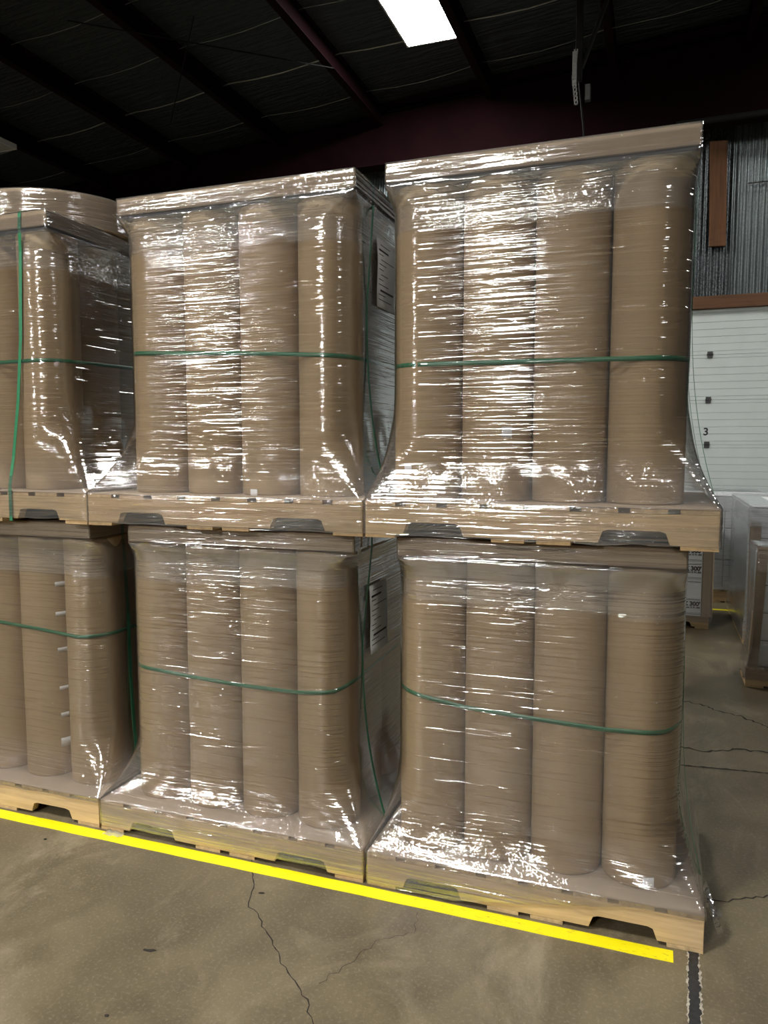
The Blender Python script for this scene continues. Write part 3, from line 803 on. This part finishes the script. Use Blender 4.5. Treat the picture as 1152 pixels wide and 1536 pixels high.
# ------------------------------------------------------------------ floor marks
def polyline(name, pts, w, mat, jag=.012, seed=1, z=.0012, wv=.5, step=.02):
    q = random.Random(seed); P = [Vector(p) for p in pts]; out = []
    for a, b_ in zip(P, P[1:]):
        n = max(2, int((b_-a).length/step))
        for i in range(n):
            p = a.lerp(b_, i/n); d = (b_-a).normalized(); nn = Vector((-d.y, d.x)); out.append(p+nn*q.uniform(-jag, jag)*.5)
    out.append(P[-1]); bm = bmesh.new(); L = []; 
    for i, p in enumerate(out):
        d = (out[min(i+1, len(out)-1)]-out[max(i-1, 0)]).normalized(); nn = Vector((-d.y, d.x)); ww = w*(1+q.uniform(-wv, wv))/2
        L.append((bm.verts.new((*(p-nn*ww), z)), bm.verts.new((*(p+nn*ww), z))))
    for a, b_ in zip(L, L[1:]): bm.faces.new((a[0], b_[0], b_[1], a[1]))
    return link(name, bm, mat, bpy.data.objects['floor'])
polyline('floor_crack', [(-1.44, 2.6), (-1.425, 2.459), (-1.37, 2.372), (-1.283, 2.195), (-1.236, 2.171), (-1.192, 2.111), (-1.134, 2.077), (-1.081, 2.009), (-1.01, 1.939), (-.956, 1.898), (-.908, 1.857), (-.851, 1.781), (-.78, 1.66)], .0035, M['crack'], .014, 2)
polyline('floor_crack', [(.1, 5.02), (.236, 4.972), (.337, 4.918), (.406, 4.844), (.512, 4.811), (.642, 4.655), (1.1, 4.5)], .010, M['crack'], .03, 3)
polyline('floor_crack', [(.0, 4.2), (.208, 4.197), (.262, 4.18), (.343, 4.19), (.429, 4.258), (.589, 4.279), (1.1, 4.3)], .012, M['crack'], .03, 4)
polyline('floor_joint', [(-.2, 3.93), (.199, 3.955), (.374, 3.976), (.56, 3.994), (1.4, 4.08)], .011, M['crack'], .004, 5)
polyline('floor_crack', [(.18, 2.775), (.227, 2.778), (.28, 2.792), (.348, 2.829), (.42, 2.868), (.8, 2.95)], .006, M['crack'], .02, 6)
polyline('floor_crack', [(-.72, 2.36), (-.70, 2.25), (-.80, 2.17), (-.86, 2.02), (-.90, 1.93)], .0015, M['crack'], .02, 7)
polyline('floor_joint_edge', [(.17, 2.62), (.156, 2.434), (.149, 2.14), (.12, 1.0)], .037, M['chip'], .006, 8, .001, .22, .007)
polyline('floor_joint_filler', [(.17, 2.62), (.156, 2.434), (.149, 2.14), (.12, 1.0)], .030, M['filler'], .005, 9, .002, .16, .009)
bm = bmesh.new()
L = [((-9+9.097*i/160), .0008*math.sin(i*1.3)) for i in range(161)]
vs = []
for x, e in L:
    yy = 2.385+(2.375-2.385)*((x+2.6)/2.7)*(-1) if False else 2.385
    vs.append([bm.verts.new((x, yy+e, 0)), bm.verts.new((x, yy+e, .0016)), bm.verts.new((x, yy+.058+e*.7, .0016)), bm.verts.new((x, yy+.058+e*.7, 0))])
for a, b_ in zip(vs, vs[1:]):
    for k in range(3): bm.faces.new((a[k], b_[k], b_[k+1], a[k+1]))
bm.faces.new(vs[0]); bm.faces.new(vs[-1][::-1])
tag(link('floor_tape', bm, M['tape']), 'yellow tape line on the floor along the fronts of the pallets', 'floor tape')
bm = bmesh.new(); box(bm, -3.5, 7, 7.9, 7.96, 0, .0016)
tag(link('floor_tape', bm, M['tape']), 'yellow tape line on the floor behind the loads, near the overhead door', 'floor tape')
def bit(x, y, w, h, rz, label, mat=None, t=.004):
    bm = bmesh.new(); q = random.Random(int(x*1000)); pts = []
    for k in range(9):
        a = 2*math.pi*k/9; pts.append((w/2*math.cos(a)*q.uniform(.7, 1.1), h/2*math.sin(a)*q.uniform(.6, 1.1)))
    prism(bm, pts, 'z', 0, t)
    for v in bm.verts:
        if v.co.z > 0: v.co.x *= .8; v.co.y *= .8; v.co.z *= q.uniform(.5, 1.2)
    o = link('floor_debris', bm, mat or M['debris']); o.location = (x, y, .0002); o.rotation_euler = (0, 0, rz)
    return tag(o, label, 'debris', 'bits of debris on the floor')
bit(-2.294, 2.31, .016, .012, 0, 'tiny dark chip on the floor near the yellow tape, far left')
bit(-1.466, 1.885, .05, .014, .3, 'dark sliver on the bare floor in front of the lower middle load')
bit(-1.284, 2.277, .03, .009, .2, 'dark flake on the floor just right of the crack below the yellow tape')
bit(-1.407, 1.613, .014, .010, .2, 'small dark speck on the floor at the bottom left')
bm = bmesh.new(); q = random.Random(4); rows = []
lay = bm.verts.layers.float.new('layers')
for i in range(9):
    row = []
    for j in range(7):
        v = bm.verts.new((-2.10+.09*i/8, 2.415+.035*j/6, .003+.016*abs(mnoise.noise(Vector((i*.7, j*.7, 3))))+.012*math.sin(math.pi*i/8)*math.sin(math.pi*j/6))); v[lay] = 1; row.append(v)
    rows.append(row)
for i in range(8):
    for j in range(6): bm.faces.new((rows[i][j], rows[i+1][j], rows[i+1][j+1], rows[i][j+1]))
tag(link('plastic_scrap', bm, M['filmb'], None, True), 'crumpled scrap of clear plastic on the yellow tape by the pallet gap', 'plastic scrap')
